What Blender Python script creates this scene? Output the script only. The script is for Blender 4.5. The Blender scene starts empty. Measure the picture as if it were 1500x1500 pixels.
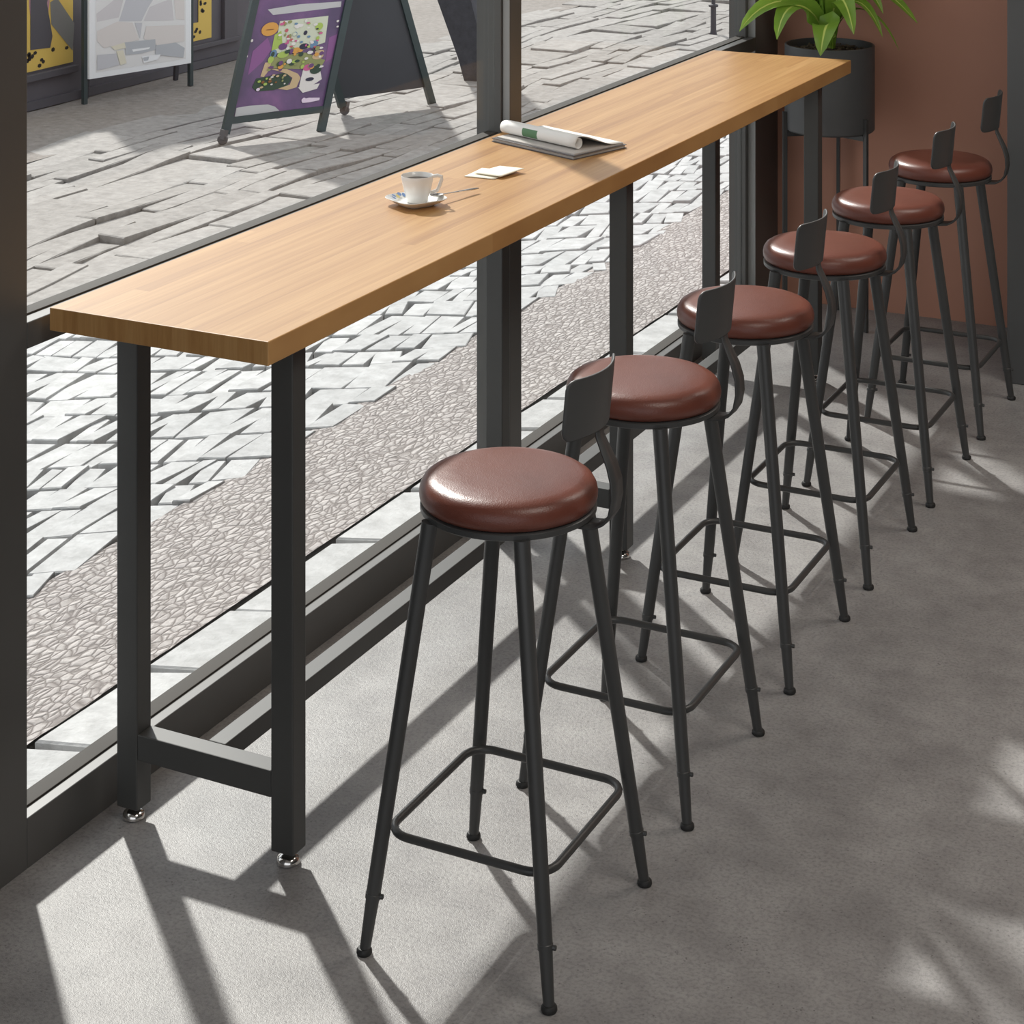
import bpy, bmesh, math, random
from mathutils import Vector, Matrix
C = bpy.context.scene.collection
SC = bpy.context.scene
PI = math.pi

# ------------------------------------------------------------------ materials
MATS = {}
def newmat(name):
    m = bpy.data.materials.new(name); m.use_nodes = True
    MATS[name] = m
    nt = m.node_tree
    return m, nt, nt.nodes['Principled BSDF']
def N(nt, typ, **kw):
    n = nt.nodes.new(typ)
    for k, v in kw.items():
        if k in n.inputs: n.inputs[k].default_value = v
        else: setattr(n, k, v)
    return n
def L(nt, a, b): nt.links.new(a, b)
def rgba(c): return (c[0], c[1], c[2], 1)
def ramp(nt, stops, interp='LINEAR'):
    r = nt.nodes.new('ShaderNodeValToRGB'); e = r.color_ramp.elements
    r.color_ramp.interpolation = interp
    e[0].position, e[0].color = stops[0][0], rgba(stops[0][1])
    e[1].position, e[1].color = stops[-1][0], rgba(stops[-1][1])
    for p, c in stops[1:-1]:
        q = e.new(p); q.color = rgba(c)
    return r
def mapping(nt, scale=(1, 1, 1), coord='Object', rot=(0, 0, 0)):
    tc = nt.nodes.new('ShaderNodeTexCoord'); mp = nt.nodes.new('ShaderNodeMapping')
    mp.inputs['Scale'].default_value = scale; mp.inputs['Rotation'].default_value = rot
    L(nt, tc.outputs[coord], mp.inputs['Vector']); return mp.outputs['Vector']
def noise(nt, vec, scale, detail=4, rough=.55):
    n = nt.nodes.new('ShaderNodeTexNoise'); n.inputs['Scale'].default_value = scale
    n.inputs['Detail'].default_value = detail; n.inputs['Roughness'].default_value = rough
    L(nt, vec, n.inputs['Vector']); return n.outputs['Fac']
def mixc(nt, fac, a, b, blend='MIX'):
    m = nt.nodes.new('ShaderNodeMix'); m.data_type = 'RGBA'; m.blend_type = blend
    for sock, v in ((m.inputs[0], fac), (m.inputs[6], a), (m.inputs[7], b)):
        if isinstance(v, (int, float)): sock.default_value = v
        elif isinstance(v, tuple): sock.default_value = rgba(v)
        else: L(nt, v, sock)
    return m.outputs[2]
def bump(nt, bsdf, h, strength=.3, dist=.01):
    b = nt.nodes.new('ShaderNodeBump'); b.inputs['Strength'].default_value = strength
    b.inputs['Distance'].default_value = dist
    L(nt, h, b.inputs['Height']); L(nt, b.outputs['Normal'], bsdf.inputs['Normal'])
def plain(name, col, rough=.5, metal=0, spec=.5, bumps=None, vary=0):
    m, nt, b = newmat(name)
    b.inputs['Base Color'].default_value = rgba(col); b.inputs['Roughness'].default_value = rough
    b.inputs['Metallic'].default_value = metal; b.inputs['Specular IOR Level'].default_value = spec
    v = mapping(nt)
    if vary:
        n = noise(nt, v, vary, 5)
        c = mixc(nt, n, tuple(x * .78 for x in col), tuple(min(1, x * 1.22) for x in col))
        L(nt, c, b.inputs['Base Color'])
    if bumps:
        bump(nt, b, noise(nt, v, bumps[0], 3), bumps[1], bumps[2])
    return m
plain('frame_metal', (.055, .055, .053), .48, 0, .5, (900, .05, .001), 3)
plain('stool_metal', (.050, .051, .051), .40, 0, .55, (900, .05, .001), 6)
plain('window_metal', (.085, .083, .079), .45, 0, .5, None, 2)
plain('gasket', (.05, .044, .038), .7, 0, .25)
plain('lit_window_metal', (.30, .305, .30), .45, 0, .5)  # paler window metal, reflected street light put into the colour
plain('black_rubber', (.02, .02, .02), .6)
plain('chrome', (.75, .73, .70), .14, 1)
plain('steel', (.62, .60, .57), .22, 1)
plain('porcelain', (.86, .85, .82), .16, 0, .6)
plain('coffee', (.035, .015, .008), .12, 0, .6)
plain('paper', (.86, .85, .82), .7)
plain('cream_paper', (.88, .83, .70), .8, 0, .3, (60, .1, .001))
plain('cover', (.10, .09, .09), .45)
plain('pagegrey', (.52, .49, .46), .7, 0, .3)
plain('printgreen', (.10, .22, .11), .6)
plain('printbrown', (.35, .24, .13), .6)
plain('saucerblue', (.20, .30, .52), .2, 0, .6)
plain('saucergold', (.72, .60, .25), .2, 0, .6)
plain('pot', (.075, .076, .078), .55, 0, .45, None, 4)
plain('stand_metal', (.05, .05, .05), .4)
plain('shop_paint', (.105, .10, .115), .6, 0, .4, (30, .2, .004), 5)
plain('shop_sill', (.085, .082, .095), .55, 0, .4)
plain('yellow_print', (.72, .50, .11), .6)
plain('black_print', (.015, .012, .01), .6)
plain('pink_print', (.45, .24, .28), .6)
plain('grey_print', (.20, .20, .19), .6)
plain('white_print', (.75, .75, .76), .6)
plain('board_green', (.035, .055, .058), .45, 0, .5, None, 8)
plain('board_black', (.045, .049, .060), .5, 0, .5, None, 3)
plain('caster', (.11, .10, .10), .55)
plain('bollard_iron', (.05, .05, .06), .5)
for nm, c in {'a_orange': (.72, .36, .08), 'a_brown': (.25, .10, .03), 'a_pale': (.66, .70, .55), 'a_lime': (.42, .56, .12),
              'a_red': (.55, .12, .14), 'a_blue': (.15, .27, .42), 'a_dark': (.03, .03, .06), 'a_purple': (.16, .07, .20),
              'a_olive': (.30, .32, .13), 'a_tan': (.62, .46, .27), 'a_green': (.035, .07, .045), 'a_white': (.80, .77, .74),
              'a_pink': (.62, .13, .30), 'a_lilac': (.85, .72, .86), 'a_grey': (.55, .55, .56), 'a_magenta': (.27, .11, .29),
              'b_ground': (.84, .83, .82), 'b_white': (.92, .93, .94), 'b_a': (.70, .67, .68), 'b_b': (.62, .62, .65), 'b_c': (.78, .73, .70),
              'b_d': (.52, .54, .57), 'b_e': (.82, .77, .62)}.items():
    plain(nm, c, .5, 0, .4)

def leather():
    m, nt, b = newmat('leather')
    v = mapping(nt)
    n = noise(nt, v, 9, 5)
    c = mixc(nt, n, (.125, .036, .024), (.185, .058, .038))
    L(nt, c, b.inputs['Base Color'])
    b.inputs['Roughness'].default_value = .36; b.inputs['Specular IOR Level'].default_value = .5
    vo = nt.nodes.new('ShaderNodeTexVoronoi'); vo.inputs['Scale'].default_value = 420; L(nt, v, vo.inputs['Vector'])
    mx = nt.nodes.new('ShaderNodeMath'); mx.operation = 'ADD'
    n2 = noise(nt, v, 26, 4); ml = nt.nodes.new('ShaderNodeMath'); ml.operation = 'MULTIPLY'; ml.inputs[1].default_value = 4
    L(nt, n2, ml.inputs[0]); L(nt, vo.outputs['Distance'], mx.inputs[0]); L(nt, ml.outputs[0], mx.inputs[1])
    bump(nt, b, mx.outputs[0], .16, .0012)
leather()

def wood():
    m, nt, b = newmat('butcher_block')
    tc = nt.nodes.new('ShaderNodeTexCoord')
    sp = nt.nodes.new('ShaderNodeSeparateXYZ'); L(nt, tc.outputs['Object'], sp.inputs[0])
    def M(op, a, bb=None):
        q = nt.nodes.new('ShaderNodeMath'); q.operation = op
        for i, x in enumerate((a, bb)):
            if x is None: continue
            if isinstance(x, (int, float)): q.inputs[i].default_value = x
            else: L(nt, x, q.inputs[i])
        return q.outputs[0]
    row = M('FLOOR', M('DIVIDE', sp.outputs['X'], .036))
    wn = nt.nodes.new('ShaderNodeTexWhiteNoise'); wn.noise_dimensions = '1D'; L(nt, row, wn.inputs['W'])
    seg = M('FLOOR', M('ADD', M('DIVIDE', sp.outputs['Y'], 1.9), M('MULTIPLY', wn.outputs['Value'], 7)))
    w2 = nt.nodes.new('ShaderNodeTexWhiteNoise'); w2.noise_dimensions = '2D'
    cb = nt.nodes.new('ShaderNodeCombineXYZ'); L(nt, row, cb.inputs[0]); L(nt, seg, cb.inputs[1]); L(nt, cb.outputs[0], w2.inputs['Vector'])
    # grain: noise stretched along the length, offset per stave
    cg = nt.nodes.new('ShaderNodeCombineXYZ')
    L(nt, M('ADD', M('MULTIPLY', sp.outputs['X'], 55), M('MULTIPLY', w2.outputs['Value'], 40)), cg.inputs[0])
    L(nt, M('MULTIPLY', sp.outputs['Y'], 1.6), cg.inputs[1]); L(nt, M('MULTIPLY', sp.outputs['Z'], 6), cg.inputs[2])
    g1 = noise(nt, cg.outputs[0], 1.0, 6, .6)
    cg2 = nt.nodes.new('ShaderNodeCombineXYZ')
    L(nt, M('MULTIPLY', sp.outputs['X'], 260), cg2.inputs[0]); L(nt, M('MULTIPLY', sp.outputs['Y'], 5), cg2.inputs[1]); L(nt, M('MULTIPLY', sp.outputs['Z'], 8), cg2.inputs[2])
    g2 = noise(nt, cg2.outputs[0], 1.0, 3, .5)
    f = M('ADD', M('MULTIPLY', g1, .75), M('MULTIPLY', w2.outputs['Value'], .26))
    r = ramp(nt, [(.2, (.30, .138, .044)), (.48, (.46, .245, .086)), (.78, (.57, .335, .135))])
    L(nt, f, r.inputs['Fac'])
    c = mixc(nt, M('MULTIPLY', M('SUBTRACT', g2, .35), .55), r.outputs['Color'], (.24, .095, .03))
    L(nt, c, b.inputs['Base Color'])
    b.inputs['Roughness'].default_value = .40; b.inputs['Specular IOR Level'].default_value = .32
    bump(nt, b, g2, .06, .001)
wood()

def concrete():
    m, nt, b = newmat('concrete_floor')
    v = mapping(nt)
    big = noise(nt, v, 1.3, 6, .6); mid = noise(nt, v, 7, 6, .65); fine = noise(nt, v, 130, 3, .6); spk = noise(nt, v, 420, 2, .6)
    r1 = ramp(nt, [(.3, (.270, .262, .260)), (.7, (.362, .353, .350))]); L(nt, big, r1.inputs['Fac'])
    r2 = ramp(nt, [(.35, (.78, .77, .77)), (.66, (1.1, 1.1, 1.09))]); L(nt, mid, r2.inputs['Fac'])
    c = mixc(nt, 1.0, r1.outputs['Color'], r2.outputs['Color'], 'MULTIPLY')
    r3 = ramp(nt, [(.34, (.68, .68, .69)), (.52, (1, 1, 1)), (.75, (1.1, 1.1, 1.1))]); L(nt, fine, r3.inputs['Fac'])
    c = mixc(nt, .8, c, r3.outputs['Color'], 'MULTIPLY')
    vo = nt.nodes.new('ShaderNodeTexVoronoi'); vo.inputs['Scale'].default_value = 95; L(nt, v, vo.inputs['Vector'])
    r5 = ramp(nt, [(.10, (.45, .44, .44)), (.2, (1, 1, 1))]); L(nt, vo.outputs['Distance'], r5.inputs['Fac'])
    r6 = ramp(nt, [(.5, (0, 0, 0)), (.6, (1, 1, 1))]); L(nt, noise(nt, v, 16, 3), r6.inputs['Fac'])
    c = mixc(nt, r6.outputs['Color'], c, mixc(nt, 1.0, c, r5.outputs['Color'], 'MULTIPLY'))
    # pale scuffs
    vs = mapping(nt, (9, 22, 1), rot=(0, 0, .8)); sc = noise(nt, vs, 1, 8, .75)
    r4 = ramp(nt, [(.665, (0, 0, 0)), (.72, (1, 1, 1))]); L(nt, sc, r4.inputs['Fac'])
    ms = nt.nodes.new('ShaderNodeMath'); ms.operation = 'MULTIPLY'; ms.inputs[1].default_value = .30; L(nt, r4.outputs['Color'], ms.inputs[0])
    c = mixc(nt, ms.outputs[0], c, (.50, .46, .42))
    L(nt, c, b.inputs['Base Color'])
    b.inputs['Roughness'].default_value = .46; b.inputs['Specular IOR Level'].default_value = .46
    ad = nt.nodes.new('ShaderNodeMath'); ad.operation = 'ADD'; L(nt, fine, ad.inputs[0]); L(nt, spk, ad.inputs[1])
    bump(nt, b, ad.outputs[0], .28, .003)
concrete()

def plaster():
    m, nt, b = newmat('terracotta_wall')
    v = mapping(nt)
    c = mixc(nt, noise(nt, v, 2.5, 5), (.46, .225, .155), (.54, .275, .195))
    L(nt, c, b.inputs['Base Color']); b.inputs['Roughness'].default_value = .75
    bump(nt, b, noise(nt, v, 60, 4), .08, .002)
plaster()
plain('grey_wall', (.085, .087, .088), .6, 0, .4, (70, .06, .001), 2)
plain('ceiling_white', (.55, .53, .51), .8)

def stone(name, a, bb, rough=.75, nscale=30, bscale=55, bstr=.5, island=True):
    m, nt, b = newmat(name)
    v = mapping(nt)
    if island:
        g = nt.nodes.new('ShaderNodeNewGeometry'); f = g.outputs['Random Per Island']
    else: f = noise(nt, v, 1.2, 5, .6)
    c = mixc(nt, f, a, bb)
    r = ramp(nt, [(.3, (.74, .735, .73)), (.7, (1.12, 1.12, 1.12))]); L(nt, noise(nt, v, nscale, 6, .65), r.inputs['Fac'])
    c = mixc(nt, 1.0, c, r.outputs['Color'], 'MULTIPLY')
    L(nt, c, b.inputs['Base Color']); b.inputs['Roughness'].default_value = rough; b.inputs['Specular IOR Level'].default_value = .3
    bump(nt, b, noise(nt, v, bscale, 6, .65), bstr, .012)
stone('flagstone', (.48, .482, .484), (.58, .581, .582), .7, 14, 30, .35)
def setts():
    m, nt, b = newmat('sett')
    v = mapping(nt, (54, 25, 1))
    wv = mapping(nt, (6, 6, 6)); wn = nt.nodes.new('ShaderNodeTexNoise'); wn.inputs['Scale'].default_value = 1.5; L(nt, wv, wn.inputs['Vector'])
    va = nt.nodes.new('ShaderNodeVectorMath'); va.operation = 'MULTIPLY_ADD'; va.inputs[1].default_value = (1.6, 1.6, 0)
    L(nt, wn.outputs['Color'], va.inputs[0]); L(nt, v, va.inputs[2])
    ve = nt.nodes.new('ShaderNodeTexVoronoi'); ve.feature = 'DISTANCE_TO_EDGE'; ve.inputs['Scale'].default_value = 1; ve.inputs['Randomness'].default_value = .85; L(nt, va.outputs[0], ve.inputs['Vector'])
    vc = nt.nodes.new('ShaderNodeTexVoronoi'); vc.inputs['Scale'].default_value = 1; vc.inputs['Randomness'].default_value = .85; L(nt, va.outputs[0], vc.inputs['Vector'])
    sp = nt.nodes.new('ShaderNodeSeparateColor'); L(nt, vc.outputs['Color'], sp.inputs[0])
    c = mixc(nt, sp.outputs[0], (.44, .405, .395), (.56, .525, .51))
    o = mapping(nt); r = ramp(nt, [(.3, (.8, .79, .78)), (.7, (1.1, 1.1, 1.1))]); L(nt, noise(nt, o, 60, 6, .7), r.inputs['Fac'])
    c = mixc(nt, 1.0, c, r.outputs['Color'], 'MULTIPLY')
    e = ramp(nt, [(.0, (.42, .40, .39)), (.05, (.68, .66, .65)), (.14, (1, 1, 1))]); L(nt, ve.outputs['Distance'], e.inputs['Fac'])
    c = mixc(nt, 1.0, c, e.outputs['Color'], 'MULTIPLY')
    L(nt, c, b.inputs['Base Color']); b.inputs['Roughness'].default_value = .8; b.inputs['Specular IOR Level'].default_value = .3
    h = ramp(nt, [(0, (0, 0, 0)), (.25, (1, 1, 1))]); L(nt, ve.outputs['Distance'], h.inputs['Fac'])
    ad = nt.nodes.new('ShaderNodeMath'); ad.operation = 'MULTIPLY_ADD'; ad.inputs[1].default_value = .8; L(nt, noise(nt, o, 90, 5, .7), ad.inputs[0]); L(nt, h.outputs['Color'], ad.inputs[2])
    bump(nt, b, ad.outputs[0], .55, .008)
setts()
stone('rough_paving', (.31, .292, .276), (.385, .364, .347), .8, 16, 22, .7)
stone('sandy_paving', (.25, .222, .20), (.33, .302, .28), .85, 20, 40, .7, False)
plain('joint_earth', (.20, .19, .183), .9, 0, .2, (60, .5, .01), 25)
stone('leaning_stone', (.055, .056, .068), (.07, .07, .08), .7, 20, 60, .3, False)

def poster():
    m, nt, b = newmat('poster_purple')
    v = mapping(nt)
    n = noise(nt, v, 5, 4); r = ramp(nt, [(.3, (.085, .06, .13)), (.55, (.16, .085, .21)), (.8, (.27, .12, .29))])
    L(nt, n, r.inputs['Fac']); L(nt, r.outputs['Color'], b.inputs['Base Color']); b.inputs['Roughness'].default_value = .35
poster()
def leafmat():
    m, nt, b = newmat('leaf')
    v = mapping(nt)
    c = mixc(nt, noise(nt, v, 12, 4), (.12, .27, .03), (.30, .48, .06))
    L(nt, c, b.inputs['Base Color']); b.inputs['Roughness'].default_value = .35
    b.inputs['Subsurface Weight'].default_value = 0
    tr = nt.nodes.new('ShaderNodeBsdfTranslucent'); L(nt, c, tr.inputs['Color'])
    mx = nt.nodes.new('ShaderNodeMixShader'); mx.inputs[0].default_value = .35
    out = nt.nodes['Material Output']
    L(nt, b.outputs[0], mx.inputs[1]); L(nt, tr.outputs[0], mx.inputs[2]); L(nt, mx.outputs[0], out.inputs['Surface'])
leafmat()
plain('leaf_rib', (.45, .55, .12), .4)
plain('soil', (.022, .016, .012), .9, 0, .2, (90, .9, .01), 60)
plain('bark_chip', (.10, .075, .05), .85, 0, .2, None, 60)
def glass():
    m, nt, b = newmat('glass')
    tr = nt.nodes.new('ShaderNodeBsdfTransparent'); tr.inputs['Color'].default_value = (.975, .985, .98, 1)
    gl = nt.nodes.new('ShaderNodeBsdfGlossy'); gl.inputs['Roughness'].default_value = .0
    lw = nt.nodes.new('ShaderNodeLayerWeight'); lw.inputs['Blend'].default_value = .5
    pw = nt.nodes.new('ShaderNodeMath'); pw.operation = 'POWER'; pw.inputs[1].default_value = 5; L(nt, lw.outputs['Facing'], pw.inputs[0])
    fr = nt.nodes.new('ShaderNodeMath'); fr.operation = 'MULTIPLY_ADD'; fr.inputs[1].default_value = .35; fr.inputs[2].default_value = .012; L(nt, pw.outputs[0], fr.inputs[0])
    mx = nt.nodes.new('ShaderNodeMixShader')
    L(nt, fr.outputs[0], mx.inputs[0]); L(nt, tr.outputs[0], mx.inputs[1]); L(nt, gl.outputs[0], mx.inputs[2])
    L(nt, mx.outputs[0], nt.nodes['Material Output'].inputs['Surface'])
    nt.nodes.remove(b)
glass()

# ------------------------------------------------------------------ mesh helpers
def obj(name, bm, mats, parent=None, smooth=None, loc=None):
    me = bpy.data.meshes.new(name); bmesh.ops.recalc_face_normals(bm, faces=bm.faces); bm.to_mesh(me); bm.free()
    for mm in (mats if isinstance(mats, (list, tuple)) else [mats]): me.materials.append(MATS[mm])
    o = bpy.data.objects.new(name, me); C.objects.link(o)
    if parent is not None: o.parent = parent
    if loc: o.location = loc
    if smooth is not None:
        for p in me.polygons: p.use_smooth = True
        me.set_sharp_from_angle(angle=math.radians(smooth))
    return o
def thing(name, label, cat, loc=(0, 0, 0), rz=0, group=None):
    o = bpy.data.objects.new(name, None); C.objects.link(o); o.empty_display_size = .1
    o.location = loc; o.rotation_euler = (0, 0, rz)
    return tag(o, label, cat, group)
def tag(o, label, cat, group=None):
    o['label'] = label; o['category'] = cat
    if group: o['group'] = group
    return o
def struct(o): o['kind'] = 'structure'; return o
def box(bm, x0, x1, y0, y1, z0, z1, bevel=0, seg=2):
    vs = [bm.verts.new((x, y, z)) for x in (x0, x1) for y in (y0, y1) for z in (z0, z1)]
    fs = [(0, 1, 3, 2), (4, 6, 7, 5), (0, 4, 5, 1), (2, 3, 7, 6), (0, 2, 6, 4), (1, 5, 7, 3)]
    F = [bm.faces.new([vs[i] for i in f]) for f in fs]
    if bevel:
        es = list({e for f in F for e in f.edges})
        bmesh.ops.bevel(bm, geom=es, offset=bevel, segments=seg, affect='EDGES', profile=.5)
def lathe(bm, prof, n=48, cen=(0, 0), axis=None, org=None):
    """prof: (r,z) list; optional axis frame"""
    rings = []
    for r, z in prof:
        if r < 1e-6:
            p = Vector((cen[0], cen[1], z))
            if axis: p = org + axis @ Vector((0, 0, z))
            rings.append([bm.verts.new(p)])
        else:
            ring = []
            for i in range(n):
                a = 2 * PI * i / n
                p = Vector((cen[0] + r * math.cos(a), cen[1] + r * math.sin(a), z))
                if axis: p = org + axis @ Vector((r * math.cos(a), r * math.sin(a), z))
                ring.append(bm.verts.new(p))
            rings.append(ring)
    for a, b in zip(rings, rings[1:]):
        if len(a) == 1 and len(b) == 1: continue
        for i in range(n):
            j = (i + 1) % n
            if len(a) == 1: bm.faces.new((a[0], b[i], b[j]))
            elif len(b) == 1: bm.faces.new((a[i], a[j], b[0]))
            else: bm.faces.new((a[i], a[j], b[j], b[i]))
    for ring, first in ((rings[0], 1), (rings[-1], 0)):
        if len(ring) > 2: bm.faces.new(ring[::-1] if first else ring)
def frame_z(d):
    d = d.normalized(); up = Vector((0, 1, 0)) if abs(d.y) < .9 else Vector((1, 0, 0))
    x = up.cross(d).normalized(); y = d.cross(x)
    return Matrix((x, y, d)).transposed()
def tube(bm, pts, r, n=12, closed=False, radii=None, flat=1.0):
    pts = [Vector(p) for p in pts]; m = len(pts); rings = []
    prev = None
    for i, p in enumerate(pts):
        if closed: d = pts[(i + 1) % m] - pts[i - 1]
        else: d = pts[min(i + 1, m - 1)] - pts[max(i - 1, 0)]
        d.normalize()
        if prev is None:
            up = Vector((0, 0, 1)) if abs(d.z) < .9 else Vector((1, 0, 0))
            x = up.cross(d).normalized()
        else:
            x = (prev - d * prev.dot(d)).normalized()
        prev = x; y = d.cross(x)
        rr = radii[i] if radii else r
        rings.append([bm.verts.new(p + rr * (math.cos(2 * PI * k / n) * x + flat * math.sin(2 * PI * k / n) * y)) for k in range(n)])
    for i in range(m if closed else m - 1):
        a, b = rings[i], rings[(i + 1) % m]
        for k in range(n):
            j = (k + 1) % n; bm.faces.new((a[k], a[j], b[j], b[k]))
    if not closed:
        bm.faces.new(rings[0][::-1]); bm.faces.new(rings[-1])
def prism(bm, poly, f0, f1):
    """poly: list of 2d; f0/f1 map 2d->3d for bottom and top"""
    a = [bm.verts.new(f0(*p)) for p in poly]; b = [bm.verts.new(f1(*p)) for p in poly]
    n = len(poly)
    bm.faces.new(a[::-1]); bm.faces.new(b)
    for i in range(n):
        j = (i + 1) % n; bm.faces.new((a[i], a[j], b[j], b[i]))
def beam(bm, p, q, w, d, side):
    """square bar from p to q; w along side vector, d across"""
    p, q = Vector(p), Vector(q); ax = (q - p).normalized(); s = Vector(side); s = (s - ax * s.dot(ax)).normalized(); t = ax.cross(s)
    A = [bm.verts.new(e + s * w / 2 * a + t * d / 2 * b) for e in (p, q) for a, b in ((-1, -1), (1, -1), (1, 1), (-1, 1))]
    for f in ((0, 3, 2, 1), (4, 5, 6, 7), (0, 1, 5, 4), (1, 2, 6, 5), (2, 3, 7, 6), (3, 0, 4, 7)): bm.faces.new([A[i] for i in f])
def rbox(r, hx, hy, n=6):
    out = []
    for cx, cy, a0 in ((hx - r, hy - r, 0), (-hx + r, hy - r, PI / 2), (-hx + r, -hy + r, PI), (hx - r, -hy + r, 1.5 * PI)):
        for k in range(n + 1):
            a = a0 + PI / 2 * k / n; out.append((cx + r * math.cos(a), cy + r * math.sin(a)))
    return out
B = bmesh.new

# ------------------------------------------------------------------ room shell
XF = -2.495                          # room side of the window frame
bm = B(); box(bm, -2.56, 4.2, -2.2, 7.45, -.12, 0); struct(obj('floor', bm, 'concrete_floor'))
bm = B(); box(bm, -2.62, 4.2, 7.305, 7.45, 0, 3.1); struct(obj('wall_back', bm, 'terracotta_wall'))
bm = B(); box(bm, -1.485, -.75, 6.672, 7.304, 0, 3.1, .004); struct(obj('wall_pillar', bm, 'grey_wall'))
bm = B(); box(bm, 4.2, 4.35, -2.2, 7.45, 0, 3.1); struct(obj('wall_right', bm, 'grey_wall'))
bm = B(); box(bm, -2.62, XF - .002, -2.2, 2.60, 0, 3.1); struct(obj('wall_left', bm, 'grey_wall'))
bm = B(); box(bm, -2.62, 4.2, -2.2, 7.45, 3.1, 3.2); struct(obj('ceiling', bm, 'ceiling_white'))

win = bpy.data.objects.new('window_1', None); C.objects.link(win); win.location = (XF, 5.0, 0); struct(win)
def wpart(name, boxes, bevel=.002, mat='window_metal'):
    bm = B()
    for b in boxes: box(bm, b[0] - XF, b[1] - XF, b[2] - 5, b[3] - 5, b[4], b[5], bevel)
    return obj(name, bm, mat, win)
Y0, Y1 = 2.974, 7.052
wpart('jamb', [(-2.60, XF, 2.60, Y0, 0, 3.1)])
wpart('jamb', [(-2.60, XF, Y1, 7.304, 0, 3.1), (-2.555, -2.523, Y1 - .03, Y1 + .01, .09, 2.8)])
wpart('sill', [(-2.562, XF, Y0, Y1, 0, .095)])
wpart('glazing_bead', [(-2.5615, -2.5225, Y0, Y1, .09, .0985)], .001, 'gasket')
wpart('transom', [(-2.565, XF, Y0, Y1, .978, 1.028)])
wpart('glazing_bead', [(-2.564, -2.5285, Y0, Y1, 1.02, 1.0315)], .001, 'gasket')
wpart('mullion', [(-2.60, XF, 5.011, 5.085, .095, 2.8), (-2.56, -2.518, 5.001, 5.095, .095, 2.8)])
wpart('brightened_reveal', [(-2.516, XF - .001, 5.0095, 5.0125, .1, 2.75)], 0, 'lit_window_metal')  # strip added on the mullion's near face, its brightness painted in
wpart('brightened_reveal', [(-2.523, XF - .001, Y1 - .0015, Y1 + .001, .1, 2.75)], 0, 'lit_window_metal')  # added strip on the far jamb, brightened by colour the same way
wpart('header', [(-2.60, XF, Y0, Y1, 2.75, 3.1)])
for y0, y1 in ((Y0, 5.0), (5.096, Y1 - .03)):
    for z0, z1 in ((.098, .98), (1.031, 2.76)):
        bm = B(); box(bm, -2.543 - XF, -2.537 - XF, y0 - 5, y1 - 5, z0, z1); obj('pane', bm, 'glass', win)

# ------------------------------------------------------------------ bar table
TX, TY = -2.227, 4.785
table = thing('bar_table', 'long bar-height table with butcher-block wooden top and charcoal steel legs along the window', 'table', (TX, TY, 0))
bm = B(); box(bm, -2.474 - TX, -1.981 - TX, 3.012 - TY, 6.556 - TY, 1.006, 1.05, .0022); obj('tabletop', bm, 'butcher_block', table)
LX = (-2.452, -2.092); LY = (3.188, 4.779, 6.386); LW, LD = .050, .046
for x in LX:
    for y in LY:
        bm = B(); box(bm, x - TX, x + LW - TX, y - TY, y + LD - TY, .027, 1.006, .003)
        leg = obj('leg', bm, 'frame_metal', table)
        bm = B(); cx, cy = x + LW / 2 - TX, y + LD / 2 - TY
        lathe(bm, [(.0, 0), (.019, 0), (.0225, .003), (.0225, .007), (.020, .013), (.013, .017), (.008, .019), (.008, .03), (0, .03)], 24, (cx, cy))
        f = obj('levelling_foot', bm, 'chrome', leg, 40); f['label'] = 'chrome levelling foot'
for y in LY:
    bm = B(); box(bm, LX[0] + LW - TX, LX[1] - TX, y + .001 - TY, y + LD - .001 - TY, .127, .178, .002); obj('end_rail', bm, 'frame_metal', table)
for ya, yb in ((LY[0] + LD, LY[1]), (LY[1] + LD, LY[2])):
    bm = B(); box(bm, -2.266 - TX, -2.226 - TX, ya - TY, yb - TY, .138, .178, .002); obj('stretcher', bm, 'frame_metal', table)

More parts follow.
